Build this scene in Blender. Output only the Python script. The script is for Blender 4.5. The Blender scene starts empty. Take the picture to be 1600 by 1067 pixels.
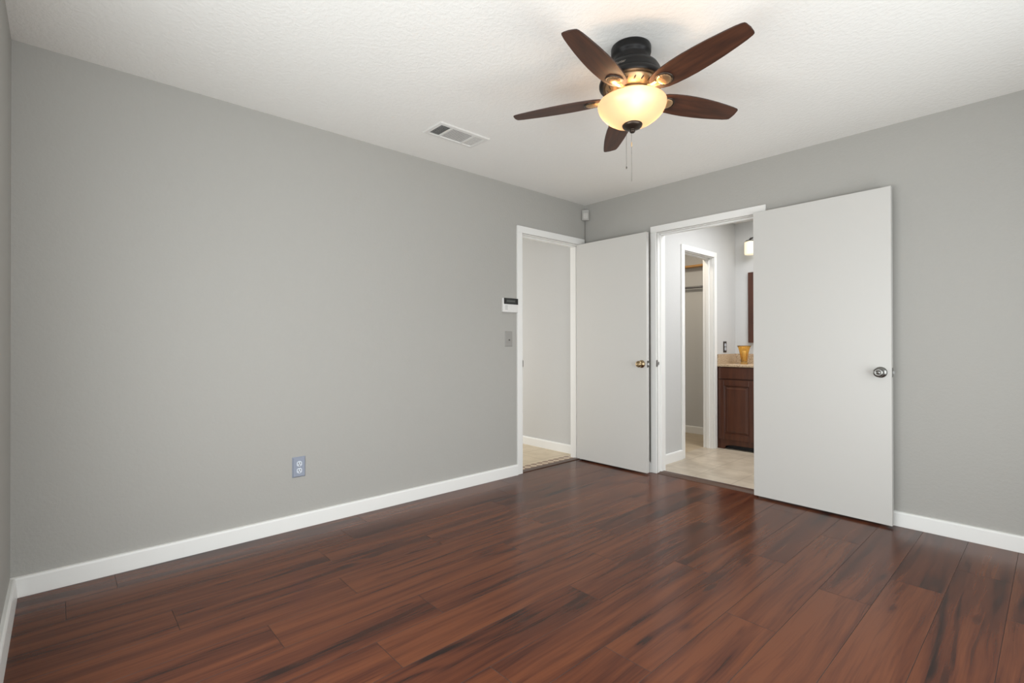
import bpy, bmesh, math, random
from mathutils import Vector, Matrix

PI = math.pi
R = math.radians
scene = bpy.context.scene
COL = scene.collection
random.seed(7)

# ------------------------------------------------------------------ camera, view, world, lights
H = 2.44                 # ceiling height
W = 3.62                 # room width (x)
L = 3.92                 # room depth (y runs from -L to 0)
cam_d = bpy.data.cameras.new('camera')
cam = bpy.data.objects.new('camera', cam_d)
COL.objects.link(cam)
scene.camera = cam
FPX = 775.5
cam_d.sensor_fit = 'HORIZONTAL'
cam_d.sensor_width = 36.0
cam_d.lens = FPX / 1600.0 * 36.0
cam_d.clip_start = 0.02
yaw, pitch, roll = 0.7384, 0.0040, -0.0017
F = Vector((-math.cos(yaw) * math.cos(pitch), math.sin(yaw) * math.cos(pitch), math.sin(pitch)))
Rt = F.cross(Vector((0, 0, 1))).normalized()
Up = Rt.cross(F)
R2 = Rt * math.cos(roll) + Up * math.sin(roll)
U2 = -Rt * math.sin(roll) + Up * math.cos(roll)
m = Matrix((R2, U2, -F)).transposed().to_4x4()
m.translation = Vector((3.0767, -3.7596, 1.1054))
cam.matrix_world = m

vs = scene.view_settings
vs.view_transform = 'Standard'
vs.look = 'None'
vs.gamma = 1.0
vs.use_curve_mapping = False
vs.exposure = 0.05

world = bpy.data.worlds.new('sky')
scene.world = world
world.use_nodes = True
bg = world.node_tree.nodes['Background']
bg.inputs['Color'].default_value = (0.80, 0.90, 1.0, 1)
bg.inputs['Strength'].default_value = 1.5


def area(name, loc, rot, sx, sy, power, color=(1, 1, 1)):
    d = bpy.data.lights.new(name, 'AREA')
    d.shape = 'RECTANGLE'
    d.size, d.size_y = sx, sy
    d.energy = power
    d.color = color
    o = bpy.data.objects.new(name, d)
    o.location = loc
    o.rotation_euler = rot
    COL.objects.link(o)
    return o


# daylight by the wall_right window, plus fill at an added window in wall_near
WIN_R = (-3.60, -0.80, 0.25, 2.12)      # wide opening, sized for even light: y0 y1 z0 z1 on x = W
WIN_N = (1.05, 2.90, 0.30, 2.12)        # added fill window: x0 x1 z0 z1 on y = -L
DAY = (0.97, 0.985, 0.965)
area('daylight_right', (W + 0.03, (WIN_R[0] + WIN_R[1]) / 2, 0.98), (0, R(90 + 7), 0), 1.4, 2.7, 42, DAY)
area('near_fill', ((WIN_N[0] + WIN_N[1]) / 2, -L - 0.03, 0.95), (R(90 + 6), 0, 0), 1.80, 1.25, 40, DAY)
# unseen fill panels added for hall and bathroom; ceiling lamp of the closet
area('hall_fill', (-2.37, -1.10, 1.10), (0, R(-90), 0), 1.6, 1.5, 36, (1.0, 0.985, 0.96))
area('bathroom_fill', (1.70, 0.85, 2.42), (0, 0, 0), 1.0, 1.0, 34, (0.97, 0.98, 1.0))
area('closet_lamp', (0.15, 1.0, 2.42), (0, 0, 0), 0.25, 0.25, 11, (1.0, 0.88, 0.72))


# ------------------------------------------------------------------ materials
def mat(name, color=(0.8, 0.8, 0.8), rough=0.5, metal=0.0, spec=0.5):
    mt = bpy.data.materials.new(name)
    mt.use_nodes = True
    b = mt.node_tree.nodes['Principled BSDF']
    b.inputs['Base Color'].default_value = (*color, 1)
    b.inputs['Roughness'].default_value = rough
    b.inputs['Metallic'].default_value = metal
    b.inputs['Specular IOR Level'].default_value = spec
    return mt


class NT:
    def __init__(self, mt):
        self.t = mt.node_tree
        self.b = self.t.nodes['Principled BSDF']

    def n(self, kind, **kw):
        nd = self.t.nodes.new(kind)
        for k, v in kw.items():
            if k.startswith('i_'):
                nd.inputs[k[2:].replace('_', ' ')].default_value = v
            else:
                setattr(nd, k, v)
        return nd

    def l(self, a, b):
        self.t.links.new(a, b)

    def math(self, op, a, b=None, c=None):
        nd = self.t.nodes.new('ShaderNodeMath')
        nd.operation = op
        for i, v in enumerate((a, b, c)):
            if v is None:
                continue
            if isinstance(v, (int, float)):
                nd.inputs[i].default_value = v
            else:
                self.l(v, nd.inputs[i])
        return nd.outputs[0]

    def ramp(self, fac, stops):
        nd = self.t.nodes.new('ShaderNodeValToRGB')
        e = nd.color_ramp.elements
        while len(e) < len(stops):
            e.new(0.5)
        for q, (p, c) in zip(e, stops):
            q.position = p
            q.color = (*c, 1) if len(c) == 3 else c
        self.l(fac, nd.inputs[0])
        return nd.outputs[0]

    def mapping(self, src, scale):
        nd = self.t.nodes.new('ShaderNodeMapping')
        nd.inputs['Scale'].default_value = scale
        self.l(src, nd.inputs['Vector'])
        return nd.outputs[0]

    def mix(self, fac, a, b, mode='MIX'):
        nd = self.t.nodes.new('ShaderNodeMix')
        nd.data_type = 'RGBA'
        nd.blend_type = mode
        for i, v in ((0, fac), (6, a), (7, b)):
            if isinstance(v, (int, float)):
                nd.inputs[i].default_value = v
            elif isinstance(v, tuple):
                nd.inputs[i].default_value = (*v, 1)
            else:
                self.l(v, nd.inputs[i])
        return nd.outputs[2]

    def bump(self, h, strength, dist):
        nd = self.t.nodes.new('ShaderNodeBump')
        nd.inputs['Strength'].default_value = strength
        nd.inputs['Distance'].default_value = dist
        self.l(h, nd.inputs['Height'])
        self.l(nd.outputs[0], self.b.inputs['Normal'])


def plaster(name, color, scale, strength, dist, rough=0.75, knock=False):
    mt = mat(name, color, rough, 0, 0.25)
    t = NT(mt)
    co = t.n('ShaderNodeTexCoord').outputs['Object']
    nz = t.n('ShaderNodeTexNoise', i_Scale=scale, i_Detail=3.0, i_Roughness=0.55)
    t.l(co, nz.inputs['Vector'])
    h = nz.outputs[0]
    if knock:
        h = t.ramp(h, [(0.42, (0, 0, 0)), (0.58, (1, 1, 1))])
    t.bump(h, strength, dist)
    return mt


M = {}
M['wall'] = plaster('grey_wall_paint', (0.40, 0.390, 0.364), 60, 0.40, 0.004)
M['ceiling'] = plaster('ceiling_texture', (0.83, 0.82, 0.785), 48, 0.22, 0.004, 0.9, True)
M['bathwall'] = plaster('pale_wall_paint', (0.56, 0.56, 0.55), 70, 0.25, 0.003)
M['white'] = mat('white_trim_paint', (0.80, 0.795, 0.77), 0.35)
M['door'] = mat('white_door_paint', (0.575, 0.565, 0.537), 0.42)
M['nickel'] = mat('satin_nickel', (0.22, 0.215, 0.205), 0.27, 1.0)
M['brass'] = mat('aged_brass', (0.36, 0.27, 0.16), 0.24, 1.0)
M['steel'] = mat('dull_steel', (0.24, 0.235, 0.225), 0.35, 1.0)
M['black'] = mat('black_plastic', (0.008, 0.008, 0.008), 0.25)
M['dark'] = mat('dark_slot', (0.01, 0.01, 0.01), 0.6)
M['vent'] = mat('vent_white', (0.74, 0.73, 0.70), 0.45)
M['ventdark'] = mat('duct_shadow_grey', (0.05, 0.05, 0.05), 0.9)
M['plate'] = mat('outlet_plate_bluegrey', (0.28, 0.31, 0.38), 0.3)
M['recept'] = mat('white_receptacle', (0.62, 0.66, 0.72), 0.35)
M['greyplate'] = mat('grey_painted_plate', (0.30, 0.29, 0.27), 0.5)
M['toggle'] = mat('dark_toggle', (0.10, 0.095, 0.085), 0.5)
M['keypad'] = mat('keypad_white', (0.72, 0.71, 0.69), 0.4)
M['lcd'] = mat('lcd_grey', (0.035, 0.04, 0.035), 0.3)
M['key'] = mat('key_grey', (0.45, 0.45, 0.44), 0.5)
M['readout'] = mat('dim_readout', (0.12, 0.125, 0.115), 0.4)
M['sensor'] = mat('sensor_offwhite', (0.42, 0.41, 0.385), 0.5)
M['sensorlens'] = mat('sensor_lens', (0.50, 0.49, 0.46), 0.35)
M['wire'] = mat('grey_wire', (0.24, 0.23, 0.21), 0.6)
M['bronze'] = mat('dark_bronze', (0.010, 0.009, 0.009), 0.42, 0.4)
M['bronze2'] = mat('oil_rubbed_bronze', (0.06, 0.045, 0.035), 0.35, 0.8)
M['gold'] = mat('antique_gold', (0.50, 0.34, 0.19), 0.36, 0.85)
M['chain'] = mat('chain_metal', (0.16, 0.15, 0.13), 0.35, 0.9)
M['fob'] = mat('fob_wood', (0.50, 0.36, 0.22), 0.5)
M['silver'] = mat('silver_print', (0.28, 0.25, 0.22), 0.4, 0.3)
M['rodwood'] = mat('closet_wood', (0.50, 0.26, 0.08), 0.45)
M['rodmetal'] = mat('closet_rod_metal', (0.16, 0.16, 0.16), 0.35, 0.6)
M['reducer'] = mat('brown_floor_strip', (0.075, 0.040, 0.026), 0.4)
M['mirror'] = mat('mirror_glass', (0.85, 0.86, 0.86), 0.02, 1.0)
M['joint'] = mat('plank_joint', (0.035, 0.016, 0.011), 0.5)

# laminate floor: reddish planks along y, grain from the plank's own UV
fl = mat('mahogany_laminate', (0.1, 0.04, 0.02), 0.22, 0, 0.26)
t = NT(fl)
uv = t.n('ShaderNodeUVMap', uv_map='grain').outputs[0]
tone = t.n('ShaderNodeAttribute', attribute_name='tone').outputs['Fac']
warp = t.n('ShaderNodeTexNoise', i_Scale=1.0, i_Detail=2.0)
t.l(t.mapping(uv, (1.3, 5.0, 1)), warp.inputs['Vector'])
wv = t.math('MULTIPLY_ADD', warp.outputs[0], 0.056, -0.028)
sep = t.n('ShaderNodeSeparateXYZ')
t.l(uv, sep.inputs[0])
v2 = t.math('ADD', sep.outputs[1], wv)
comb = t.n('ShaderNodeCombineXYZ')
t.l(sep.outputs[0], comb.inputs[0])
t.l(v2, comb.inputs[1])
broad = t.n('ShaderNodeTexNoise', i_Scale=1.0, i_Detail=3.0, i_Roughness=0.55)
t.l(t.mapping(comb.outputs[0], (0.85, 15.0, 1)), broad.inputs['Vector'])
fine = t.n('ShaderNodeTexNoise', i_Scale=1.0, i_Detail=3.0, i_Roughness=0.6)
t.l(t.mapping(comb.outputs[0], (4.0, 150.0, 1)), fine.inputs['Vector'])
ringn = t.n('ShaderNodeTexNoise', i_Scale=1.0, i_Detail=1.0)
t.l(t.mapping(uv, (0.75, 4.5, 1)), ringn.inputs['Vector'])
ring = t.math('SINE', t.math('MULTIPLY_ADD', ringn.outputs[0], 38.0, t.math('MULTIPLY', v2, 60.0)))
ring = t.math('MULTIPLY_ADD', ring, 0.5, 0.5)
ring = t.math('POWER', ring, 3.0)
mask = t.n('ShaderNodeTexNoise', i_Scale=1.0, i_Detail=1.0)
t.l(t.mapping(uv, (0.9, 3.0, 1)), mask.inputs['Vector'])
mk = t.ramp(mask.outputs[0], [(0.50, (0, 0, 0)), (0.60, (1, 1, 1))])
ringm = t.math('MULTIPLY', ring, mk)
fac = t.math('ADD', t.math('MULTIPLY', broad.outputs[0], 0.92), t.math('MULTIPLY', fine.outputs[0], 0.26))
streak = t.n('ShaderNodeTexNoise', i_Scale=1.0, i_Detail=4.0, i_Roughness=0.6, i_Distortion=0.5)
t.l(t.mapping(comb.outputs[0], (1.9, 46.0, 1)), streak.inputs['Vector'])
stk = t.ramp(streak.outputs[0], [(0.50, (0, 0, 0)), (0.66, (1, 1, 1))])
fac = t.math('SUBTRACT', fac, t.math('MULTIPLY', stk, 0.11))
fac = t.math('ADD', fac, t.math('MULTIPLY', tone, 0.16))
fac = t.math('SUBTRACT', fac, t.math('MULTIPLY', ringm, 0.15))
vor = t.n('ShaderNodeTexVoronoi', i_Scale=1.0, i_Randomness=1.0)
t.l(t.mapping(comb.outputs[0], (2.3, 9.0, 1)), vor.inputs['Vector'])
knot = t.ramp(vor.outputs['Distance'], [(0.03, (1, 1, 1)), (0.16, (0, 0, 0))])
fac = t.math('SUBTRACT', fac, t.math('MULTIPLY', knot, 0.22))
colr = t.ramp(fac, [(0.36, (0.016, 0.0075, 0.006)), (0.48, (0.052, 0.0158, 0.0088)), (0.60, (0.086, 0.0250, 0.0118)), (0.80, (0.132, 0.0415, 0.017))])
t.l(colr, t.b.inputs['Base Color'])
rr = t.math('MULTIPLY_ADD', fine.outputs[0], 0.10, 0.19)
t.l(rr, t.b.inputs['Roughness'])
t.bump(fine.outputs[0], 0.06, 0.002)
M['laminate'] = fl


def tile(name, c1, c2, grout, size, ox, oy):
    mt = mat(name, c1, 0.35)
    t = NT(mt)
    co = t.n('ShaderNodeTexCoord').outputs['Object']
    sp = t.n('ShaderNodeSeparateXYZ')
    t.l(co, sp.inputs[0])
    fs = []
    for k, o in ((0, ox), (1, oy)):
        a = t.math('DIVIDE', t.math('SUBTRACT', sp.outputs[k], o), size)
        fr = t.math('FRACT', t.math('ADD', a, 100.0))
        d = t.math('ABSOLUTE', t.math('SUBTRACT', fr, 0.5))
        fs.append(t.math('GREATER_THAN', d, 0.5 - 0.0035 / size))
    g = t.math('MAXIMUM', fs[0], fs[1])
    nz = t.n('ShaderNodeTexNoise', i_Scale=7.0, i_Detail=4.0)
    t.l(co, nz.inputs['Vector'])
    base = t.ramp(nz.outputs[0], [(0.35, c1), (0.65, c2)])
    t.l(t.mix(g, base, grout), t.b.inputs['Base Color'])
    t.bump(t.math('SUBTRACT', 1.0, g), 0.3, 0.002)
    return mt


M['bathtile'] = tile('greige_tile', (0.42, 0.355, 0.275), (0.52, 0.45, 0.355), (0.34, 0.29, 0.225), 0.315, 1.035, 0.60)
M['halltile'] = tile('beige_tile', (0.58, 0.47, 0.32), (0.66, 0.55, 0.39), (0.44, 0.35, 0.24), 0.33, -0.235, -0.36)
M['closettile'] = tile('tan_tile', (0.42, 0.33, 0.22), (0.48, 0.39, 0.27), (0.36, 0.29, 0.20), 0.315, 1.035, 0.60)

# mosaic border: rotated small squares
mo = mat('mosaic_border', (0.4, 0.3, 0.2), 0.35)
t = NT(mo)
co = t.n('ShaderNodeTexCoord').outputs['Object']
mp = t.n('ShaderNodeMapping')
mp.inputs['Rotation'].default_value = (0, 0, R(45))
t.l(co, mp.inputs['Vector'])
ck = t.n('ShaderNodeTexChecker', i_Scale=19.0)
ck.inputs['Color1'].default_value = (0.22, 0.12, 0.07, 1)
ck.inputs['Color2'].default_value = (0.60, 0.48, 0.34, 1)
t.l(mp.outputs[0], ck.inputs['Vector'])
t.l(ck.outputs['Color'], t.b.inputs['Base Color'])
M['mosaic'] = mo


def wood(name, dark, light, along, sc=(2.0, 40.0, 40.0), rough=0.35):
    mt = mat(name, light, rough)
    t = NT(mt)
    co = t.n('ShaderNodeTexCoord').outputs['Object']
    s = [sc[1]] * 3
    s[along] = sc[0]
    nz = t.n('ShaderNodeTexNoise', i_Scale=1.0, i_Detail=4.0, i_Distortion=0.4)
    t.l(t.mapping(co, tuple(s)), nz.inputs['Vector'])
    t.l(t.ramp(nz.outputs[0], [(0.33, dark), (0.66, light)]), t.b.inputs['Base Color'])
    return mt


M['blade'] = wood('walnut_blade', (0.025, 0.0085, 0.0045), (0.070, 0.023, 0.0095), 0, (5.0, 45.0), 0.5)
M['bladeedge'] = mat('blade_edge_dark', (0.035, 0.017, 0.012), 0.45)
M['cabinet'] = wood('cherry_cabinet', (0.055, 0.017, 0.009), (0.090, 0.029, 0.014), 2, (2.0, 25.0), 0.3)
M['frame'] = wood('dark_mirror_frame', (0.045, 0.014, 0.007), (0.085, 0.027, 0.013), 2, (2.0, 40.0), 0.35)

gr = mat('beige_granite', (0.5, 0.4, 0.3), 0.25)
t = NT(gr)
co = t.n('ShaderNodeTexCoord').outputs['Object']
nz = t.n('ShaderNodeTexNoise', i_Scale=110.0, i_Detail=3.0)
t.l(co, nz.inputs['Vector'])
t.l(t.ramp(nz.outputs[0], [(0.32, (0.20, 0.13, 0.075)), (0.48, (0.46, 0.34, 0.22)), (0.66, (0.62, 0.50, 0.36))]), t.b.inputs['Base Color'])
M['granite'] = gr

# amber mercury-glass vase
va = mat('amber_glass', (0.93, 0.66, 0.25), 0.06)
vb = va.node_tree.nodes['Principled BSDF']
vb.inputs['Transmission Weight'].default_value = 0.9
vb.inputs['IOR'].default_value = 1.3
M['amber'] = va
M['highlight_core'] = mat('ivory_highlight', (0.85, 0.80, 0.70), 0.5)  # pale colour for the highlight at the vase's centre

# lamp bowl: warm frosted glass that lets the bulb's light through
bo = bpy.data.materials.new('amber_frosted_glass')
bo.use_nodes = True
nt = bo.node_tree
nt.nodes.remove(nt.nodes['Principled BSDF'])
tr = nt.nodes.new('ShaderNodeBsdfTranslucent')
tr.inputs['Color'].default_value = (0.30, 0.232, 0.165, 1)
df = nt.nodes.new('ShaderNodeBsdfDiffuse')
df.inputs['Color'].default_value = (0.82, 0.70, 0.50, 1)
gl = nt.nodes.new('ShaderNodeBsdfGlossy')
gl.inputs['Roughness'].default_value = 0.15
mx = nt.nodes.new('ShaderNodeMixShader')
mx.inputs[0].default_value = 0.45
nt.links.new(tr.outputs[0], mx.inputs[1])
nt.links.new(df.outputs[0], mx.inputs[2])
mx2 = nt.nodes.new('ShaderNodeMixShader')
mx2.inputs[0].default_value = 0.04
nt.links.new(mx.outputs[0], mx2.inputs[1])
nt.links.new(gl.outputs[0], mx2.inputs[2])
nt.links.new(mx2.outputs[0], nt.nodes['Material Output'].inputs['Surface'])
M['bowl'] = bo


def emit(name, color, strength):
    mt = mat(name, color, 0.4)
    b = mt.node_tree.nodes['Principled BSDF']
    b.inputs['Emission Color'].default_value = (*color, 1)
    b.inputs['Emission Strength'].default_value = strength
    return mt


M['bulb'] = emit('lit_bulb', (1.0, 0.655, 0.38), 80.0)
M['shade'] = emit('lit_glass_shade', (1.0, 0.86, 0.62), 0.55)


# ------------------------------------------------------------------ mesh helpers
def box(bm, x0, x1, y0, y1, z0, z1, mi=0):
    v = [bm.verts.new((x, y, z)) for z in (z0, z1) for y in (y0, y1) for x in (x0, x1)]
    fs = []
    for q in ((0, 2, 3, 1), (4, 5, 7, 6), (0, 1, 5, 4), (2, 6, 7, 3), (0, 4, 6, 2), (1, 3, 7, 5)):
        f = bm.faces.new([v[i] for i in q])
        f.material_index = mi
        fs.append(f)
    return v, fs


def bbox(bm, x0, x1, y0, y1, z0, z1, w=0.002, seg=2, mi=0):
    """bevelled box"""
    b2 = bmesh.new()
    box(b2, x0, x1, y0, y1, z0, z1)
    bmesh.ops.bevel(b2, geom=b2.edges[:], offset=w, segments=seg, affect='EDGES', profile=0.6)
    for f in b2.faces:
        f.material_index = mi
    merge(bm, b2)


def merge(bm, b2, mtx=None):
    vm = {}
    for v in b2.verts:
        vm[v] = bm.verts.new(mtx @ v.co if mtx else v.co)
    for f in b2.faces:
        try:
            nf = bm.faces.new([vm[v] for v in f.verts])
            nf.material_index = f.material_index
            nf.smooth = f.smooth
        except ValueError:
            pass
    b2.free()


def lathe(bm, prof, seg=48, mtx=None, mi=0, smooth=True, close=False):
    """revolve (r, z) profile about z"""
    rings = []
    for r, z in prof:
        if r < 1e-6:
            p = Vector((0, 0, z))
            rings.append([bm.verts.new(mtx @ p if mtx else p)])
        else:
            rg = []
            for i in range(seg):
                a = 2 * PI * i / seg
                p = Vector((r * math.cos(a), r * math.sin(a), z))
                rg.append(bm.verts.new(mtx @ p if mtx else p))
            rings.append(rg)
    pairs = list(zip(rings, rings[1:]))
    if close:
        pairs.append((rings[-1], rings[0]))
    for a, b in pairs:
        for i in range(seg):
            j = (i + 1) % seg
            if len(a) == 1 and len(b) == 1:
                continue
            if len(a) == 1:
                vs_ = [a[0], b[i], b[j]]
            elif len(b) == 1:
                vs_ = [a[i], b[0], a[j]]
            else:
                vs_ = [a[i], b[i], b[j], a[j]]
            f = bm.faces.new(vs_)
            f.smooth = smooth
            f.material_index = mi


def tube(bm, pts, r, seg=8, mi=0):
    rings = []
    n = len(pts)
    for i, p in enumerate(pts):
        p = Vector(p)
        d = (Vector(pts[min(i + 1, n - 1)]) - Vector(pts[max(i - 1, 0)])).normalized()
        a = d.orthogonal().normalized()
        if rings and abs(d.z) < 0.999:
            a = Vector((0, 0, 1)).cross(d).normalized()
        b = d.cross(a)
        rings.append([bm.verts.new(p + a * r * math.cos(2 * PI * k / seg) + b * r * math.sin(2 * PI * k / seg)) for k in range(seg)])
    for a, b in zip(rings, rings[1:]):
        for i in range(seg):
            j = (i + 1) % seg
            f = bm.faces.new([a[i], a[j], b[j], b[i]])
            f.smooth = True
            f.material_index = mi
    for rg in (rings[0], rings[-1]):
        f = bm.faces.new(rg)
        f.material_index = mi


def prism(bm, poly, axis, d0, d1, mi=0):
    """extrude a 2D polygon; axis 0: poly is (y,z); 1: (x,z); 2: (x,y)"""
    def P(p, d):
        return {0: (d, p[0], p[1]), 1: (p[0], d, p[1]), 2: (p[0], p[1], d)}[axis]
    a = [bm.verts.new(P(p, d0)) for p in poly]
    b = [bm.verts.new(P(p, d1)) for p in poly]
    fs = [bm.faces.new(a), bm.faces.new(b[::-1])]
    n = len(poly)
    for i in range(n):
        j = (i + 1) % n
        fs.append(bm.faces.new([a[i], b[i], b[j], a[j]]))
    for f in fs:
        f.material_index = mi
    return fs


def obj(name, bm, mats, parent=None, loc=None, rot=None, xf=None):
    if xf is not None:
        bmesh.ops.transform(bm, matrix=xf, verts=bm.verts[:])
    bmesh.ops.recalc_face_normals(bm, faces=bm.faces[:])
    me = bpy.data.meshes.new(name)
    bm.to_mesh(me)
    bm.free()
    if not isinstance(mats, (list, tuple)):
        mats = [mats]
    for mm in mats:
        me.materials.append(M[mm] if isinstance(mm, str) else mm)
    o = bpy.data.objects.new(name, me)
    COL.objects.link(o)
    if parent is not None:
        o.parent = parent
    if loc is not None:
        o.location = loc
    if rot is not None:
        o.rotation_euler = rot
    return o


def new():
    return bmesh.new()


def boxes(name, lst, mats, parent=None, w=0.0, **kw):
    bm = new()
    for b in lst:
        if w:
            bbox(bm, *b, w=w)
        else:
            box(bm, *b)
    return obj(name, bm, mats, parent, **kw)


def tag(o, label, cat, group=None, kind=None):
    o['label'] = label
    o['category'] = cat
    if group:
        o['group'] = group
    if kind:
        o['kind'] = kind
    return o


def struct(o, label=None, cat=None):
    o['kind'] = 'structure'
    if label:
        o['label'] = label
        o['category'] = cat
    return o


def thing(name, loc, label, cat, rz=0.0, group=None, kind=None):
    o = bpy.data.objects.new(name, None)
    o.empty_display_size = 0.1
    COL.objects.link(o)
    o.location = loc
    o.rotation_euler = (0, 0, rz)
    return tag(o, label, cat, group, kind)


# ------------------------------------------------------------------ room shell
WT = 0.115
DL = (-0.848, -0.082)      # left doorway, y range
DR = (0.786, 1.612)        # right doorway, x range
DH = 2.045                 # doorway head height
BWT = 0.12                 # back wall thickness

struct(boxes('wall_left', [(-WT, 0, -L - 0.12, DL[0], 0, H), (-WT, 0, DL[1], 0.04, 0, H), (-WT, 0, DL[0], DL[1], DH, H)], 'wall'),
       'long grey wall with the outlet, running from the near corner to the open hall doorway', 'wall')
struct(boxes('wall_back', [(0, DR[0], 0, BWT, 0, H), (DR[1], W, 0, BWT, 0, H), (DR[0], DR[1], 0, BWT, DH, H)], 'wall'),
       'grey wall behind the two open white doors, with the bathroom doorway', 'wall')
y0, y1, z0, z1 = WIN_R
struct(boxes('wall_right', [(W, W + 0.12, -L - 0.12, y0, 0, H), (W, W + 0.12, y1, BWT, 0, H), (W, W + 0.12, y0, y1, 0, z0), (W, W + 0.12, y0, y1, z1, H)], 'wall'),
       'grey wall with a wide window, out of frame right', 'wall')
x0, x1, z0, z1 = WIN_N
struct(boxes('wall_near', [(0, x0, -L - 0.12, -L, 0, H), (x1, W, -L - 0.12, -L, 0, H), (x0, x1, -L - 0.12, -L, 0, z0), (x0, x1, -L - 0.12, -L, z1, H)], 'wall'),
       'grey wall sliver at the left edge of the photo', 'wall')
struct(boxes('ceiling', [(-2.52, W + 0.12, -L - 0.12, 2.12, H, H + 0.1)], 'ceiling'), 'off-white textured ceiling with the fan and air vent', 'ceiling')

# plank floor
bm = new()
uvl = bm.loops.layers.uv.new('grain')
tl = bm.faces.layers.float.new('tone')
PW, PL, X0 = 0.195, 1.215, 0.010
joint = {1: -2.526, 2: -2.737, 3: -2.20, 4: -2.785, 5: -1.94, 6: -2.595, 7: -2.893, 8: -2.04, 9: -2.67, 0: -2.35, 10: -2.29, 11: -2.95, 12: -2.45, 13: -2.1}
bev, dep = 0.0011, 0.0010
ymin, ymax = -L, -0.012
for k in range(-1, 20):
    a = max(X0 + PW * k, 0.0)
    b = min(X0 + PW * (k + 1), W)
    if b - a < 0.004:
        continue
    j = joint.get(k, -2 - random.random() * PL)
    while j > ymin:
        j -= PL
    ys = [ymin]
    while j < ymax:
        if j > ymin + 0.02:
            ys.append(j)
        j += PL
    ys.append(ymax)
    for c, d in zip(ys, ys[1:]):
        ou, ov, tv = random.random() * 60, random.random() * 60, random.random()
        o4 = [bm.verts.new(p) for p in ((a, c, -dep), (b, c, -dep), (b, d, -dep), (a, d, -dep))]
        i4 = [bm.verts.new(p) for p in ((a + bev, c + bev, 0), (b - bev, c + bev, 0), (b - bev, d - bev, 0), (a + bev, d - bev, 0))]
        f = bm.faces.new(i4)
        fs = [f]
        for i in range(4):
            q = bm.faces.new([o4[i], o4[(i + 1) % 4], i4[(i + 1) % 4], i4[i]])
            q.material_index = 1
            fs.append(q)
        for f in fs:
            f[tl] = tv
            for lp in f.loops:
                lp[uvl].uv = (lp.vert.co.y + ou, lp.vert.co.x - a + ov)
box(bm, 0, W, ymin, ymax, -0.05, -0.002, 1)
floor = struct(obj('floor', bm, ['laminate', 'joint']), 'dark reddish-brown wood plank floor of the bedroom', 'floor')

# thresholds and floors beyond
struct(boxes('trim_4', [(-0.062, 0.0, DL[0], DL[1], -0.05, 0.006)], 'reducer', w=0.003), 'thin dark brown strip across the hall doorway', 'threshold')
struct(boxes('trim_5', [(-0.172, -0.062, DL[0] - 0.0, DL[1], -0.05, 0.001)], 'mosaic'), 'brown and cream mosaic tile border inside the hall doorway', 'tile border')
struct(boxes('floor_hall', [(-2.4, -0.172, -2.0, 0.04, -0.05, 0.0)], 'halltile'), 'beige tile floor of the hall seen through the left doorway', 'floor')
bm = new()
prism(bm, [(-0.012, -0.05), (-0.012, 0.002), (0.030, 0.011), (0.085, 0.011), (0.090, 0.0), (0.090, -0.05)], 0, DR[0], DR[1])
struct(obj('trim_6', bm, 'reducer'), 'dark brown strip across the bathroom doorway', 'threshold')
struct(boxes('trim_7', [(DR[0], DR[1], 0.090, 0.108, -0.05, 0.006)], 'white', w=0.002), 'pale metal edge between brown strip and bathroom tile', 'threshold')
struct(boxes('floor_bathroom', [(0.65, 2.6, 0.12, 1.83, -0.05, 0.0), (DR[0], DR[1], 0.108, 0.12, -0.05, 0), (0.54, 0.65, 0.70, 1.30, -0.05, 0)], 'bathtile'),
       'greige tile floor of the bathroom seen through the right doorway', 'floor')
struct(boxes('floor_closet', [(-0.6, 0.54, 0.12, 2.0, -0.05, 0.0)], 'closettile'), 'tan floor inside the bathroom closet', 'floor')

# hall walls
struct(boxes('wall_hall_back', [(-2.4, 0.0, 0.04, 0.12, 0, H)], 'bathwall'), 'pale grey hall wall seen through the left doorway', 'wall')
struct(boxes('wall_hall_end', [(-2.52, -2.4, -2.0, 0.12, 0, H)], 'bathwall'), 'pale hall wall out of sight past the doorway', 'wall')
struct(boxes('wall_hall_near', [(-2.52, -WT, -2.12, -2.0, 0, H)], 'bathwall'), 'pale hall wall out of sight opposite the hall wall', 'wall')
# bathroom and closet walls
PX = 0.65
CD = (0.690, 1.300)
struct(boxes('wall_partition', [(0.54, PX, 0.12, CD[0], 0, H), (0.54, PX, CD[1], 1.83, 0, H), (0.54, PX, CD[0], CD[1], 2.0, H)], 'bathwall'),
       'pale bathroom wall holding the closet doorway', 'wall')
struct(boxes('wall_bathroom_back', [(PX, 2.6, 1.83, 1.95, 0, H)], 'bathwall'), 'pale bathroom wall behind mirror and vanity', 'wall')
struct(boxes('wall_bathroom_right', [(2.6, 2.72, 0.12, 1.95, 0, H)], 'bathwall'), 'bathroom wall out of sight behind the large white door', 'wall')
struct(boxes('wall_closet_back', [(-0.6, 0.65, 2.0, 2.12, 0, H), (0.54, 0.65, 1.83, 2.0, 0, H)], 'bathwall'), 'pale closet wall carrying the shelf and rod', 'wall')
struct(boxes('wall_closet_side', [(-0.72, -0.6, 0.12, 2.12, 0, H)], 'bathwall'), 'closet wall out of sight left of closet rod', 'wall')

# baseboards
BH, BT = 0.086, 0.024


def base_prof():
    return [(0, 0), (BT, 0), (BT, 0.006), (BT - 0.005, BH - 0.010), (BT - 0.008, BH - 0.003), (BT - 0.013, BH), (0, BH)]


def baseboard(name, axis, wall, sign, d0, d1, label, mt='white'):
    bm = new()
    poly = [(wall + sign * a, z) for a, z in base_prof()]
    if axis == 'y':            # runs along y, profile in x,z
        prism(bm, poly, 1, d0, d1)
    else:
        prism(bm, poly, 0, d0, d1)
    return struct(obj(name, bm, mt), label, 'baseboard')


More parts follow.
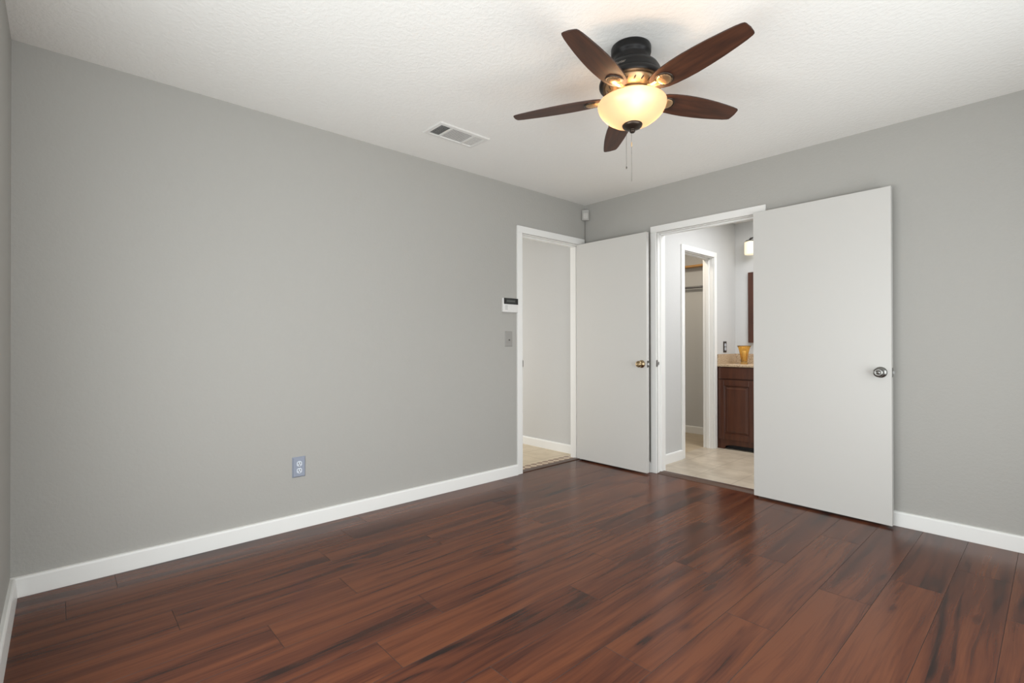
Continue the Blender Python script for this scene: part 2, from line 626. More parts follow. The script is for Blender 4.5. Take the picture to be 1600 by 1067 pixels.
baseboard('baseboard_left', 'y', 0.0, 1, -L, -0.9095, 'white baseboard along the long grey wall under the outlet')
baseboard('baseboard_back', 'x', 0.0, -1, 1.671, W, 'white baseboard on the back wall right of the large door')
baseboard('baseboard_corner', 'x', 0.0, -1, 0.0, 0.727, 'white baseboard behind the left white door')
baseboard('baseboard_near', 'x', -L, 1, BT, W, 'white baseboard at the photo lower left edge')
baseboard('baseboard_hall', 'x', 0.04, -1, -2.4, -WT, 'white baseboard in the hall beyond the left doorway')
baseboard('baseboard_partition', 'y', PX, 1, 0.12, CD[0] - 0.056, 'white baseboard in the bathroom left of the closet doorway')
baseboard('baseboard_closet', 'x', 2.0, -1, -0.6, 0.54, 'white baseboard at the back of the closet')


# door casings and jambs
def casing_leg_profile(w):
    return [(0, 0), (w, 0), (w, 0.012), (w - 0.006, 0.016), (0.010, 0.013), (0.003, 0.010), (0, 0.006)]


def surround(name, label, plane_axis, plane, sign, lo, hi, head, cw, ct, depth, strike_side=None):
    """casing + jamb round an opening. plane_axis 'x': wall plane x=plane, opening along y."""
    root = thing(name, (0, 0, 0), label, 'door casing', kind='structure')
    bm = new()

    def bx(a0, a1, t0, t1, zz0, zz1, w=0.003):
        t0, t1 = sorted((t0, t1))
        if plane_axis == 'x':
            bbox(bm, t0, t1, a0, a1, zz0, zz1, w=w)
        else:
            bbox(bm, a0, a1, t0, t1, zz0, zz1, w=w)
    f = plane + sign * ct
    bx(lo - cw, lo - 0.003, plane, f, 0, head + 0.003)
    bx(hi + 0.003, hi + cw, plane, f, 0, head + 0.003)
    bx(lo - cw, hi + cw, plane, f, head + 0.003, head + cw)
    obj('casing', bm, 'white', root)
    bm = new()
    e = plane - sign * depth
    jt = 0.018
    bx(lo, lo + 0.003, plane, e, 0, head, w=0.0006)
    bx(hi - 0.003, hi, plane, e, 0, head, w=0.0006)
    bx(lo, hi, plane, e, head - 0.004, head, w=0.0005)
    obj('jamb', bm, 'white', root)
    bm = new()
    s0 = plane - sign * 0.040
    s1 = plane - sign * 0.075
    bx(lo, lo + 0.011, s0, s1, 0, head - 0.004, w=0.002)
    bx(hi - 0.011, hi, s0, s1, 0, head - 0.004, w=0.002)
    bx(lo, hi, s0, s1, head - 0.015, head - 0.004, w=0.002)
    obj('door_stop', bm, 'white', root)
    return root


s1 = surround('trim_1', 'white casing around the hall doorway beside the alarm keypad', 'x', 0.0, 1, DL[0], DL[1], DH, 0.060, 0.016, WT)
s2 = surround('trim_2', 'white casing around the bathroom doorway between the two doors', 'y', 0.0, -1, DR[0], DR[1], DH, 0.058, 0.016, BWT)
s3 = surround('trim_3', 'white casing around the closet doorway inside the bathroom', 'x', PX, 1, CD[0], CD[1], 2.0, 0.056, 0.016, 0.11)
# far side casing leg of hall doorway (hall side)
for o, (b, lab) in ((s1, ((-0.030, 0.0185, DL[0], DL[0] + 0.0025, 0.905, 0.962), 'steel strike plate')),
                    (s2, ((DR[0], DR[0] + 0.0025, -0.0185, 0.030, 0.905, 0.962), 'steel strike plate'))):
    bm = new()
    bbox(bm, *b, w=0.001)
    cx, cz = (b[0] + b[1]) / 2, 0.9335
    if o is s1:
        box(bm, -0.020, -0.006, DL[0] + 0.0025, DL[0] + 0.003, 0.922, 0.945, 1)
    else:
        box(bm, DR[0] + 0.0025, DR[0] + 0.003, 0.004, 0.020, 0.920, 0.947, 1)
    sp_ = obj('strike_plate', bm, ['steel', 'dark'], o)
    sp_['label'] = lab


# ------------------------------------------------------------------ doors
def knob_bm(mi_button=None, seg=32):
    """axis +z pointing away from the door face at z=0"""
    bm = new()
    lathe(bm, [(0, 0), (0.033, 0), (0.033, 0.003), (0.030, 0.007), (0.020, 0.010), (0.0125, 0.013), (0.0115, 0.024), (0.016, 0.030), (0.0245, 0.036),
               (0.0275, 0.043), (0.0275, 0.050), (0.0245, 0.056), (0.018, 0.0585), (0.0125, 0.0580), (0.0115, 0.0570), (0.0095, 0.0570), (0.0085, 0.0590), (0, 0.0595)], seg)
    return bm


def door(name, label, loc, rz, width, knob_x, knob_z, kmat, klabel):
    root = thing(name, loc, label, 'door', rz, kind='structure')
    bm = new()
    bbox(bm, 0, width, 0, 0.035, 0.014, 2.042, w=0.0015, seg=2)
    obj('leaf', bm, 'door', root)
    toF = Matrix.Translation((knob_x, 0, knob_z)) @ Matrix.Rotation(R(90), 4, 'X')
    kb = obj('door_knob', knob_bm(), kmat, root, xf=toF)
    kb['label'] = klabel
    toB = Matrix.Translation((knob_x, 0.035, knob_z)) @ Matrix.Rotation(R(-90), 4, 'X') @ Matrix.Diagonal((1, 1, 0.8, 1))
    obj('door_knob', knob_bm(), kmat, root, xf=toB)
    bm = new()
    bbox(bm, width - 0.0005, width + 0.002, 0.005, 0.030, knob_z - 0.028, knob_z + 0.028, w=0.0008, mi=0)
    obj('latch_plate', bm, 'steel', root)
    bm = new()
    prism(bm, [(width + 0.002, 0.012), (width + 0.012, 0.020), (width + 0.012, 0.024), (width + 0.002, 0.024)], 2, knob_z - 0.009, knob_z + 0.009)
    obj('latch_bolt', bm, 'steel', root)
    return root


door('door_1', 'smaller white flush door with brass knob, standing open in the far corner', (-0.004, -0.120, 0), 0.0, 0.760, 0.712, 0.930, 'brass', 'round brass door knob')
door('door_2', 'large white flush door with nickel knob, folded back against the right wall', (1.6045, -0.0690, 0), -math.atan2(0.031, 0.8075), 0.808, 0.755, 0.928, 'nickel', 'round nickel privacy knob')


# ------------------------------------------------------------------ windows out of view, the near one added for fill
def window(name, label, axis, plane, a0, a1, zz0, zz1, out):
    root = thing(name, (0, 0, 0), label, 'window', kind='structure')

    def B(lst, nm, mt, par):
        bm = new()
        for (p0, p1, q0, q1, r0, r1) in lst:
            if axis == 'x':
                bbox(bm, p0, p1, q0, q1, r0, r1, w=0.002)
            else:
                bbox(bm, q0, q1, p0, p1, r0, r1, w=0.002)
        return obj(nm, bm, mt, par)
    f0, f1 = sorted((plane + out * 0.06, plane + out * 0.11))
    fw = 0.045
    mid = (a0 + a1) / 2
    B([(f0, f1, a0, a0 + fw, zz0, zz1), (f0, f1, a1 - fw, a1, zz0, zz1), (f0, f1, a0 + fw, a1 - fw, zz0, zz0 + fw), (f0, f1, a0 + fw, a1 - fw, zz1 - fw, zz1),
       (f0, f1, mid - 0.02, mid + 0.02, zz0 + fw, zz1 - fw)], 'frame', 'white', root)
    s0_, s1_ = sorted((plane, plane + out * 0.06))
    B([(s0_, s1_, a0, a1, zz0 - 0.0, zz0 + 0.018)], 'sill', 'white', root)
    return root


window('window_1', 'white framed window in the wall out of frame right', 'x', W, WIN_R[0], WIN_R[1], WIN_R[2], WIN_R[3], 1)
window('fill_window', 'white framed window behind the camera, added unseen for fill light', 'y', -L, WIN_N[0], WIN_N[1], WIN_N[2], WIN_N[3], -1)

# ------------------------------------------------------------------ ceiling fan
FC = Vector((1.7846, -1.8538, 0))
fan = thing('ceiling_fan', (FC.x, FC.y, H), 'dark bronze five-blade ceiling fan with walnut blades and lit amber glass bowl', 'ceiling fan')


def Z(z):
    return z - H


# slight lean of everything below the canopy
nrm = Vector((-0.0401, 0.0291, 1)).normalized()
lean = Matrix.Translation((0, 0, Z(2.39))) @ Vector((0, 0, 1)).rotation_difference(nrm).to_matrix().to_4x4() @ Matrix.Translation((0, 0, -Z(2.39)))
bm = new()
lathe(bm, [(0, Z(2.4395)), (0.086, Z(2.4395)), (0.0885, Z(2.434)), (0.0885, Z(2.410)), (0.086, Z(2.402)), (0.079, Z(2.398)), (0.077, Z(2.39)), (0.077, Z(2.366)), (0.074, Z(2.35)), (0, Z(2.35))], 56)
obj('canopy', bm, 'bronze', fan)
bm = new()
lathe(bm, [(0, Z(2.352)), (0.092, Z(2.352)), (0.106, Z(2.348)), (0.118, Z(2.338)), (0.127, Z(2.322)), (0.130, Z(2.300)), (0.133, Z(2.297)), (0.133, Z(2.292)), (0.139, Z(2.288)),
           (0.1435, Z(2.276)), (0.1435, Z(2.268)), (0.138, Z(2.262)), (0.120, Z(2.260)), (0.116, Z(2.266)), (0, Z(2.266))], 64)
house = obj('motor_housing', bm, 'bronze', fan, xf=lean)
# script lettering on the housing, facing the room's near left corner
cu = bpy.data.curves.new('logo_text', 'FONT')
cu.body = 'Hunter'
cu.size = 0.0175
cu.shear = 0.35
cu.align_x = 'CENTER'
cu.resolution_u = 3
cu.extrude = 0.0003
tmp = bpy.data.objects.new('logo_text', cu)
COL.objects.link(tmp)
dg = bpy.context.evaluated_depsgraph_get()
me = bpy.data.meshes.new_from_object(tmp.evaluated_get(dg))
bpy.data.objects.remove(tmp)
ang0 = math.atan2(-3.7596 - FC.y, 3.0767 - FC.x) - R(22.5)
for v in me.vertices:
    rad = 0.1297 + v.co.z
    a = ang0 + v.co.x / rad
    zz = Z(2.304) + v.co.y
    v.co = (rad * math.cos(a), rad * math.sin(a), zz)
me.transform(lean)
me.materials.append(M['silver'])
lo = bpy.data.objects.new('lettering', me)
COL.objects.link(lo)
lo.parent = house
lo['label'] = 'small silver script lettering'

# golden vented flywheel cover
bm = new()
lathe(bm, [(0.119, Z(2.268)), (0.119, Z(2.264)), (0.112, Z(2.252)), (0.098, Z(2.236)), (0.089, Z(2.230)), (0.086, Z(2.226)), (0, Z(2.226))], 60)
vc = obj('vent_ring', bm, 'gold', fan, xf=lean)
vc['label'] = 'golden vented ring under the motor'
for i in range(20):
    a = 2 * PI * i / 20 + 0.1
    q = Matrix.Rotation(a, 4, 'Z') @ Matrix.Translation((0.1045, 0, Z(2.2445))) @ Matrix.Rotation(R(-48), 4, 'Y') @ Matrix.Rotation(R(24), 4, 'Z')
    bm = new()
    lathe(bm, [(0, -0.0015), (0.0034, -0.001), (0.0040, 0.0), (0.0034, 0.0010), (0, 0.0015)], 10, Matrix.Diagonal((2.7, 1.0, 1, 1)))
    obj('vent_slot', bm, 'bronze2', vc, xf=lean @ q)
bm = new()
lathe(bm, [(0, Z(2.226)), (0.070, Z(2.226)), (0.070, Z(2.220)), (0.094, Z(2.218)), (0.097, Z(2.214)), (0.094, Z(2.210)), (0.060, Z(2.208)), (0.055, Z(2.190)), (0.052, Z(2.184)), (0.03, Z(2.180)),
           (0.012, Z(2.176)), (0.006, Z(2.17)), (0.006, Z(2.10)), (0, Z(2.10))], 48)
obj('light_fitter', bm, 'gold', fan, xf=lean)

# blades with their irons
BZ = Z(2.2134)
half = [(0.118, 0.020), (0.124, 0.031), (0.140, 0.044), (0.165, 0.052), (0.20, 0.0575), (0.25, 0.0615), (0.30, 0.0625), (0.36, 0.0600), (0.42, 0.0550), (0.48, 0.0475), (0.52, 0.0415), (0.543, 0.0372), (0.5515, 0.0325)]
pitchm = Matrix.Rotation(-0.205, 4, 'X')


def blade_bm():
    bm = new()
    up = [(x, h) for x, h in half] + [(0.5545, 0.024), (0.5560, 0.0)]
    outline = [(x, h) for x, h in up] + [(x, -h) for x, h in reversed(up[:-1])]
    th = 0.006
    fs = prism(bm, outline, 2, -th / 2, th / 2)
    for f in fs[2:]:
        f.material_index = 1
    bmesh.ops.bevel(bm, geom=[e for f in fs[:2] for e in f.edges], offset=0.0015, segments=2, affect='EDGES')
    return bm


def iron_bm():
    """decorative blade bracket: arm from the flywheel and a scalloped oval plate under the blade"""
    bm = new()
    # arm, tapering, dropping from flywheel to blade
    pts = [(0.070, 0.019, 0.010), (0.095, 0.016, 0.004), (0.115, 0.013, -0.004), (0.135, 0.015, -0.0065), (0.150, 0.020, -0.0070)]
    rings = []
    for x, w, z in pts:
        rings.append([bm.verts.new((x, -w, z + 0.002)), bm.verts.new((x, -w * 0.5, z - 0.003)), bm.verts.new((x, w * 0.5, z - 0.003)), bm.verts.new((x, w, z + 0.002)), bm.verts.new((x, 0, z + 0.004))])
    for a, b in zip(rings, rings[1:]):
        for i in range(5):
            bm.faces.new([a[i], a[(i + 1) % 5], b[(i + 1) % 5], b[i]])
    bm.faces.new(rings[0])
    bm.faces.new(rings[-1])
    return bm


def shell_bm():
    """fan-ribbed shell inside the oval"""
    bm = new()
    n = 44
    rows = []
    for k, s in enumerate((0.0, 0.35, 0.7, 0.93, 1.0)):
        row = []
        for i in range(n):
            a = 2 * PI * i / n
            rib = 0.0022 * abs(math.cos(7 * a)) * s
            row.append(bm.verts.new((0.177 + 0.031 * s * math.cos(a), 0.030 * s * math.sin(a), -0.0085 - 0.0045 * (1 - s * s) + rib - (0.001 if 0 < k < 4 else 0))))
        rows.append(row)
    for a, b in zip(rows[1:], rows[2:]):
        for i in range(n):
            f = bm.faces.new([a[i], a[(i + 1) % n], b[(i + 1) % n], b[i]])
            f.smooth = True
    bm.faces.new(rows[1])
    return bm


def oval_ring_bm():
    bm = new()
    n = 44
    prof = [(1.0, -0.0033), (1.04, -0.0075), (1.20, -0.0080), (1.27, -0.0045), (1.27, -0.0031)]
    rows = []
    for s, z in prof:
        rows.append([bm.verts.new((0.178 + 0.031 * s * math.cos(2 * PI * i / n), 0.030 * s * math.sin(2 * PI * i / n), z)) for i in range(n)])
    for a, b in zip(rows, rows[1:]):
        for i in range(n):
            f = bm.faces.new([a[i], a[(i + 1) % n], b[(i + 1) % n], b[i]])
            f.smooth = True
    return bm


me_blade = me_iron = None
for i in range(5):
    ang = R(352.57 - 72 * i)
    fm = lean @ Matrix.Rotation(ang, 4, 'Z') @ Matrix.Translation((0, 0, BZ)) @ pitchm
    if i == 0:
        bl = obj('blade', blade_bm(), ['blade', 'bladeedge'], fan)
        ir = obj('blade_iron', iron_bm(), 'gold', bl)
        rg = obj('oval_rim', oval_ring_bm(), 'bronze2', bl)
        sh = obj('shell_ornament', shell_bm(), 'gold', bl)
        first = (bl, ir, rg, sh)
    else:
        bl = first[0].copy()
        COL.objects.link(bl)
        for c in first[1:]:
            d = c.copy()
            COL.objects.link(d)
            d.parent = bl
    bl.parent = fan
    bl.matrix_local = fm

# glass bowl, bulbs, finial, chains
bm = new()
ctl = [(0.1510, 0.0), (0.1495, 0.08), (0.1455, 0.20), (0.1380, 0.34), (0.1270, 0.48), (0.1120, 0.62), (0.0930, 0.76), (0.0720, 0.87), (0.0500, 0.95), (0.0300, 0.99), (0.0120, 1.0)]
outer = [(r, Z(2.174) - 0.094 * t_) for r, t_ in ctl]
prof = [(0.1460, Z(2.181)), (0.1500, Z(2.1815)), (0.1515, Z(2.178))] + outer
inner = [(max(r - 0.004, 0.010), z + 0.004) for r, z in reversed(outer)]
lathe(bm, prof, 72)
obj('glass_bowl', bm, 'bowl', fan, xf=lean)
bm = new()
lathe(bm, [(0, Z(2.088)), (0.030, Z(2.088)), (0.0445, Z(2.084)), (0.0445, Z(2.080)), (0.040, Z(2.073)), (0.026, Z(2.066)), (0.014, Z(2.063)), (0.010, Z(2.061)),
           (0.0125, Z(2.057)), (0.0125, Z(2.053)), (0.009, Z(2.049)), (0, Z(2.0475))], 40)
obj('finial_cap', bm, 'bronze2', fan, xf=lean)
fitter = [c for c in fan.children if c.name.startswith('light_fitter')][0]
cdir = Vector((3.0767 - FC.x, -3.7596 - FC.y, 0)).normalized()      # towards the room's camera corner
side = Vector((cdir.y, -cdir.x, 0))
for k in range(3):
    ba = math.atan2(cdir.y, cdir.x) + R(8) + k * R(120)
    bm = new()
    mtx = Matrix.Translation((0.098 * math.cos(ba), 0.098 * math.sin(ba), Z(2.166)))
    lathe(bm, [(0, 0.020), (0.010, 0.020), (0.011, 0.013), (0.016, 0.004), (0.0195, -0.006), (0.0195, -0.013), (0.014, -0.022), (0, -0.026)], 20, mtx)
    obj('bulb', bm, 'bulb', fan, xf=lean)
for k, (dx, zt, zb_, fz) in enumerate(((-0.0205, 2.075, 1.8987, None), (0.0020, 2.050, 1.835, 2.002))):
    bm = new()
    q = side * (-dx) + cdir * 0.004
    z = zt
    step = 0.0048
    tube(bm, [(q.x, q.y, Z(zt)), (q.x, q.y, Z(zb_))], 0.00045, 6)
    while z > zb_:
        lathe(bm, [(0, 0.0014), (0.0010, 0.0008), (0.0013, 0), (0.0010, -0.0008), (0, -0.0014)], 6, Matrix.Translation((q.x, q.y, Z(z))))
        z -= step
    ch = obj('pull_chain', bm, 'chain', fan, xf=None)
    bm = new()
    zf = fz if fz else zb_
    if fz:
        lathe(bm, [(0, 0.012), (0.0022, 0.010), (0.0036, 0.0), (0.0030, -0.010), (0, -0.012)], 14, Matrix.Translation((q.x, q.y, Z(zf))))
        obj('pull_fob', bm, 'fob', ch)
    else:
        lathe(bm, [(0, 0.006), (0.0030, 0.003), (0.0038, -0.001), (0.0026, -0.005), (0, -0.006)], 14, Matrix.Translation((q.x, q.y, Z(zf))))
        obj('pull_fob', bm, 'chain', ch)

# ------------------------------------------------------------------ ceiling air vent (three-way register)
vx0, vx1, vy0, vy1 = 0.393, 0.597, -2.078, -1.690
vent = thing('air_vent', ((vx0 + vx1) / 2, (vy0 + vy1) / 2, H), 'white rectangular air vent in the ceiling, left of the fan', 'air vent')
hx, hy = (vx1 - vx0) / 2, (vy1 - vy0) / 2
bm = new()
ix, iy = hx - 0.030, hy - 0.030


def ring4(x, y, z):
    return [bm.verts.new(p) for p in ((-x, -y, z), (x, -y, z), (x, y, z), (-x, y, z))]


rs = [ring4(hx, hy, -0.0005), ring4(hx, hy, -0.003), ring4(hx - 0.007, hy - 0.007, -0.0085), ring4(ix + 0.002, iy + 0.002, -0.0095), ring4(ix, iy, -0.006), ring4(ix, iy, -0.0005)]
for a, b in zip(rs, rs[1:]):
    for i in range(4):
        bm.faces.new([a[i], a[(i + 1) % 4], b[(i + 1) % 4], b[i]])
yA, yB = -iy + 0.078, iy - 0.078
for yy in (yA, yB):
    bbox(bm, -ix, ix, yy - 0.006, yy + 0.006, -0.0095, -0.001, w=0.001)
obj('frame', bm, 'vent', vent)
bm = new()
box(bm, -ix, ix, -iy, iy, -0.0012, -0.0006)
obj('duct_shade', bm, 'ventdark', vent)  # dark sheet standing in for the shade inside the duct


def slat(parent, axis, pos, a0, a1, tilt):
    bm = new()
    w, th = 0.0085, 0.0009
    b2 = new()
    if axis == 'x':
        box(b2, a0, a1, -w / 2, w / 2, -th / 2, th / 2)
        mtx = Matrix.Translation((0, pos, -0.0052)) @ Matrix.Rotation(tilt, 4, 'X')
    else:
        box(b2, -w / 2, w / 2, a0, a1, -th / 2, th / 2)
        mtx = Matrix.Translation((pos, 0, -0.0052)) @ Matrix.Rotation(tilt, 4, 'Y')
    merge(bm, b2, mtx)
    obj('slat', bm, 'vent', parent)


for i in range(7):
    slat(vent, 'x', -iy + 0.006 + (yA - 0.012 + iy) * (i + 0.5) / 7, -ix, ix, R(36))
for i in range(6):
    slat(vent, 'x', yB + 0.007 + (iy - yB - 0.008) * (i + 0.5) / 6, -ix, ix, R(-2))
for i in range(11):
    slat(vent, 'y', -ix + 2 * ix * (i + 0.5) / 11, yA + 0.006, yB - 0.006, R(5))

# ------------------------------------------------------------------ wall devices on the left wall
# duplex outlet
oy, oz = -2.697, 0.3655
out = thing('wall_outlet', (0, oy, oz), 'blue-grey wall outlet low on the long grey wall', 'outlet')


def plate_bm(hw, hh, th=0.006, b=0.004):
    bm = new()
    rs = []
    for x, k in ((0.0, 0.0), (0.0015, 0.0), (th, b)):
        rs.append([bm.verts.new((x, sy * (hw - k), sz * (hh - k))) for sy, sz in ((-1, -1), (1, -1), (1, 1), (-1, 1))])
    for a, c in zip(rs, rs[1:]):
        for i in range(4):
            bm.faces.new([a[i], a[(i + 1) % 4], c[(i + 1) % 4], c[i]])
    bm.faces.new(rs[-1])
    bm.faces.new(rs[0][::-1])
    return bm


obj('cover_plate', plate_bm(0.0385, 0.061, 0.010, 0.007), 'plate', out)


def receptacle(parent, dz, s=1.0, x=0.010):
    bm = new()
    poly = []
    for i in range(24):
        a = 2 * PI * i / 24
        yy = max(-0.0155, min(0.0155, 0.0175 * math.cos(a)))
        poly.append((yy * s, dz + 0.0165 * math.sin(a) * s))
    prism(bm, poly, 0, x - 0.002, x + 0.0025)
    rc = obj('receptacle', bm, 'recept', parent)
    rc['label'] = 'white receptacle face'
    bm = new()
    xx = x + 0.0025
    for sy, hh in ((-0.0065, 0.0052), (0.0065, 0.0046)):
        box(bm, xx, xx + 0.0003, (sy - 0.0018) * s, (sy + 0.0018) * s, dz + (0.003 - hh) * s, dz + (0.003 + hh) * s)
    prism(bm, [(0.0032 * s * math.cos(a), dz - 0.0085 * s + 0.0034 * s * math.sin(a)) for a in [2 * PI * k / 12 for k in range(12)]], 0, xx, xx + 0.0003)
    obj('slots', bm, 'dark', rc)


receptacle(out, 0.0205)
receptacle(out, -0.0205)
bm = new()
lathe(bm, [(0.0032, 0.0), (0.0030, 0.0008), (0, 0.0012)], 12, Matrix.Translation((0.0100, 0, 0)) @ Matrix.Rotation(R(90), 4, 'Y'))
obj('screw', bm, 'steel', out)

# grey switch plate
sw = thing('switch_plate', (0, -0.9985, 1.1435), 'grey wall plate with a small dark toggle, below the alarm keypad', 'switch')
obj('cover_plate', plate_bm(0.0395, 0.0635, 0.007, 0.004), 'greyplate', sw)
bm = new()
bbox(bm, 0.006, 0.017, -0.0045, 0.0045, -0.014, -0.004, w=0.0015)
obj('toggle', bm, 'toggle', sw)

# alarm keypad
kp = thing('alarm_keypad', (0, -0.9935, 1.4225), 'white alarm keypad with black display beside the hall doorway', 'keypad')
bm = new()
bbox(bm, 0.0, 0.024, -0.083, 0.0825, -0.0585, 0.0585, w=0.005, seg=3)
obj('body', bm, 'keypad', kp)
bm = new()
bbox(bm, 0.020, 0.0265, -0.076, 0.0815, 0.008, 0.0580, w=0.002)
dsp = obj('display', bm, 'black', kp)
dsp['label'] = 'black display strip'
bm = new()
box(bm, 0.0265, 0.0269, -0.050, 0.048, 0.022, 0.045)
scr = obj('screen', bm, 'lcd', dsp)
bm = new()
for c in range(8):
    box(bm, 0.0269, 0.0272, -0.044 + c * 0.0112, -0.0365 + c * 0.0112, 0.029, 0.038)
obj('readout', bm, 'readout', dsp)
for r_ in range(3):
    for c in range(2):
        bm = new()
        bbox(bm, 0.0235, 0.0255, -0.060 + c * 0.014, -0.050 + c * 0.014, -0.012 - r_ * 0.013, -0.004 - r_ * 0.013, w=0.001)
        obj('key', bm, 'key', kp)

# motion sensor in the far corner with its cord
ms = thing('motion_sensor', (0, 0, 2.333), 'small off-white motion sensor high in the far corner', 'sensor')
cm = Matrix.Translation((0.030, -0.030, 0)) @ Matrix.Rotation(R(-45 - 3), 4, 'Z')
bm = new()
poly = []
for i in range(13):
    a = -PI / 2 + PI * i / 12
    poly.append((0.006 + 0.016 * math.cos(a), 0.036 * math.sin(a)))
poly += [(-0.020, 0.020), (-0.020, -0.020)]
prism(bm, poly, 2, -0.049, 0.049)
obj('body', bm, 'sensor', ms, xf=cm)
bm = new()
bbox(bm, 0.019, 0.0255, -0.024, 0.024, -0.036, 0.018, w=0.003)
obj('lens', bm, 'sensorlens', ms, xf=cm)
bm = new()
tube(bm, [(0.012, -0.012, -0.049), (0.007, -0.007, -0.075), (0.006, -0.006, -0.12), (0.006, -0.006, -1.5)], 0.0035, 8)
obj('cord', bm, 'wire', ms)

# ------------------------------------------------------------------ bathroom
VX0, VX1, VY0, VY1 = 0.652, 1.86, 1.388, 1.828
van = thing('vanity_cabinet', (0, 0, 0), 'dark cherry vanity cabinet seen through the bathroom doorway', 'vanity')
bm = new()
box(bm, VX0, VX1, VY0 + 0.018, VY1, 0.10, 0.858)
obj('carcass', bm, 'cabinet', van)
bm = new()
# face frame with an arched apron between feet
apron = [(VX0, 0.0), (VX0 + 0.075, 0.0), (VX0 + 0.085, 0.028), (VX0 + 0.11, 0.042), (VX0 + 0.17, 0.048), (VX1 - 0.17, 0.048), (VX1 - 0.11, 0.042), (VX1 - 0.085, 0.028), (VX1 - 0.075, 0.0), (VX1, 0.0), (VX1, 0.14), (VX0, 0.14)]
prism(bm, apron, 1, VY0, VY0 + 0.018)
box(bm, VX0, VX0 + 0.045, VY0, VY0 + 0.018, 0.14, 0.858)
box(bm, VX1 - 0.045, VX1, VY0, VY0 + 0.018, 0.14, 0.858)
for x in (1.050, 1.455):
    box(bm, x - 0.02, x + 0.02, VY0, VY0 + 0.018, 0.14, 0.858)
box(bm, VX0 + 0.045, VX1 - 0.045, VY0 + 0.004, VY0 + 0.018, 0.14, 0.858)
for x in (VX0, VX1 - 0.05):
    box(bm, x, x + 0.05, VY0 + 0.018, VY1, 0.0, 0.10)
box(bm, VX0 + 0.05, VX1 - 0.05, VY0 + 0.07, VY0 + 0.085, 0.0, 0.10, 1)
obj('face_frame', bm, ['cabinet', 'dark'], van)
for a, b in ((0.672, 1.042), (1.058, 1.447), (1.463, 1.840)):
    bm = new()
    bbox(bm, a, b, VY0 - 0.018, VY0, 0.735, 0.850, w=0.004)
    obj('drawer_front', bm, 'cabinet', van)
    bm = new()
    z0, z1, fw = 0.105, 0.722, 0.058
    bbox(bm, a, a + fw, VY0 - 0.020, VY0, z0, z1, w=0.003)
    bbox(bm, b - fw, b, VY0 - 0.020, VY0, z0, z1, w=0.003)
    bbox(bm, a + fw, b - fw, VY0 - 0.020, VY0, z0, z0 + fw, w=0.003)
    bbox(bm, a + fw, b - fw, VY0 - 0.020, VY0, z1 - fw, z1, w=0.003)
    px0, px1, pz0, pz1 = a + fw, b - fw, z0 + fw, z1 - fw
    r0 = [bm.verts.new((x, VY0 - 0.008, z)) for x, z in ((px0, pz0), (px1, pz0), (px1, pz1), (px0, pz1))]
    k = 0.010
    r1 = [bm.verts.new((x, VY0 - 0.006, z)) for x, z in ((px0 + k, pz0 + k), (px1 - k, pz0 + k), (px1 - k, pz1 - k), (px0 + k, pz1 - k))]
    k = 0.035
    r2 = [bm.verts.new((x, VY0 - 0.018, z)) for x, z in ((px0 + k, pz0 + k), (px1 - k, pz0 + k), (px1 - k, pz1 - k), (px0 + k, pz1 - k))]
    for q, w in ((r0, r1), (r1, r2)):
        for i in range(4):
            bm.faces.new([q[i], q[(i + 1) % 4], w[(i + 1) % 4], w[i]])
    bm.faces.new(r2)
    obj('cabinet_door', bm, 'cabinet', van)

ct = thing('vanity_countertop', (0, 0, 0), 'beige granite countertop on the cherry vanity, under the amber vase', 'countertop')
bm = new()
bbox(bm, 0.652, 1.88, 1.362, 1.828, 0.8585, 0.884, w=0.006, seg=3)
obj('slab', bm, 'granite', ct)
bm = new()
bbox(bm, 0.672, 1.88, 1.808, 1.828, 0.884, 0.988, w=0.002)
obj('backsplash', bm, 'granite', ct)
bm = new()
bbox(bm, 0.652, 0.672, 1.366, 1.828, 0.884, 0.988, w=0.002)
obj('side_splash', bm, 'granite', ct)

vase = thing('glass_vase', (0.842, 1.60, 0.8842), 'flared amber glass vase standing on the granite countertop', 'vase')
bm = new()
lathe(bm, [(0, 0.0), (0.036, 0.0), (0.037, 0.006), (0.033, 0.014), (0.032, 0.022), (0.036, 0.060), (0.043, 0.110), (0.052, 0.150), (0.060, 0.175), (0.069, 0.190), (0.070, 0.194), (0.067, 0.194),
           (0.057, 0.173), (0.049, 0.148), (0.040, 0.108), (0.033, 0.060), (0.029, 0.026), (0, 0.020)], 40)
obj('vessel', bm, 'amber', vase)
bm = new()
lathe(bm, [(0, 0.021), (0.018, 0.021), (0.018, 0.135), (0.015, 0.139), (0, 0.139)], 24)
obj('highlight_core', bm, 'highlight_core', vase)  # pale core added inside as the vase's central highlight

mr = thing('wall_mirror', (0, 0, 0), 'dark wood framed mirror on the bathroom wall above the vanity', 'mirror')
bm = new()
mx0, mx1, mz0, mz1, fw = 0.800, 1.72, 1.109, 1.878, 0.075
for b in ((mx0, mx0 + fw, mz0, mz1), (mx1 - fw, mx1, mz0, mz1), (mx0 + fw, mx1 - fw, mz0, mz0 + fw), (mx0 + fw, mx1 - fw, mz1 - fw, mz1)):
    bbox(bm, b[0], b[1], 1.803, 1.829, b[2], b[3], w=0.005)
obj('frame', bm, 'frame', mr)
boxes('glass', [(mx0 + fw, mx1 - fw, 1.815, 1.829, mz0 + fw, mz1 - fw)], 'mirror', mr)

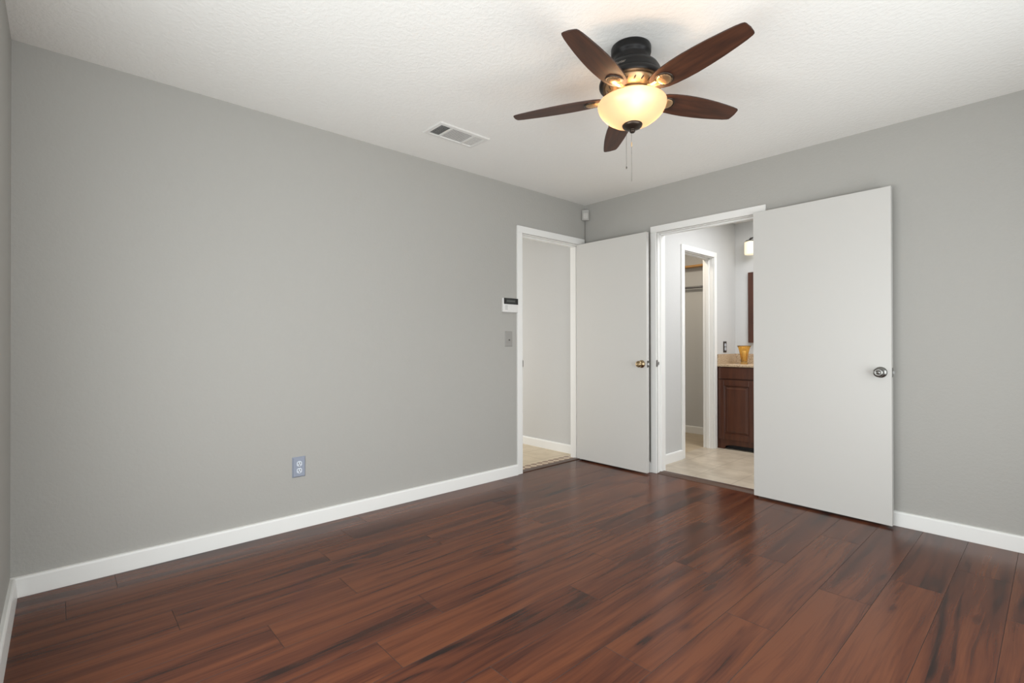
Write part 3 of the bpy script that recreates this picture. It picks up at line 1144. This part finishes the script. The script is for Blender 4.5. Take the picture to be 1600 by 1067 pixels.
vl = thing('vanity_light', (0, 0, 0), 'lit white glass wall lamp above the bathroom mirror', 'wall lamp')
bm = new()
bbox(bm, 1.02, 1.45, 1.800, 1.829, 2.17, 2.29, w=0.006)
obj('wall_plate', bm, 'steel', vl)
bm = new()
tube(bm, [(1.10, 1.80, 2.24), (1.10, 1.74, 2.24)], 0.008)
tube(bm, [(1.37, 1.80, 2.24), (1.37, 1.74, 2.24)], 0.008)
tube(bm, [(0.855, 1.74, 2.235), (1.615, 1.74, 2.235)], 0.008)
obj('arm', bm, 'steel', vl)
for x in (0.858, 1.235, 1.612):
    bm = new()
    lathe(bm, [(0, 0.030), (0.012, 0.030), (0.012, 0.012), (0.046, 0.008), (0.048, -0.004), (0, -0.004)], 28, Matrix.Translation((x, 1.728, 2.200)))
    sc_ = obj('shade_cap', bm, 'steel', vl)
    bm = new()
    lathe(bm, [(0.044, 0.0), (0.056, -0.006), (0.058, -0.016), (0.058, -0.125), (0.055, -0.138), (0.050, -0.140), (0, -0.140)], 32, Matrix.Translation((x, 1.728, 2.197)))
    obj('glass_shade', bm, 'shade', vl)

bo_ = thing('wall_outlet', (PX, 1.566, 1.064), 'small dark bronze outlet on the bathroom wall above the counter', 'outlet')
obj('cover_plate', plate_bm(0.036, 0.060, 0.006, 0.003), 'bronze2', bo_)
receptacle(bo_, 0.0205, 1.1, 0.006)
receptacle(bo_, -0.0205, 1.1, 0.006)

# closet shelf and hanging rod
sh = thing('closet_shelf', (0, 0, 0), 'narrow honey-brown wooden shelf high inside the closet', 'shelf')
boxes('board', [(-0.6, 0.54, 1.90, 2.0, 2.030, 2.052)], 'rodwood', sh, w=0.002)
rod = thing('closet_rod', (0, 0, 0), 'dark metal hanging rod under the wooden closet shelf', 'closet rod')
bm = new()
tube(bm, [(-0.598, 1.95, 1.785), (0.538, 1.95, 1.785)], 0.014, 16)
obj('rod', bm, 'rodmetal', rod)
for x in (-0.599, 0.533):
    bm = new()
    lathe(bm, [(0, 0), (0.030, 0), (0.030, 0.004), (0.020, 0.006), (0, 0.006)], 20, Matrix.Translation((x, 1.95, 1.785)) @ Matrix.Rotation(R(90), 4, 'Y'))
    obj('flange', bm, 'rodmetal', rod)
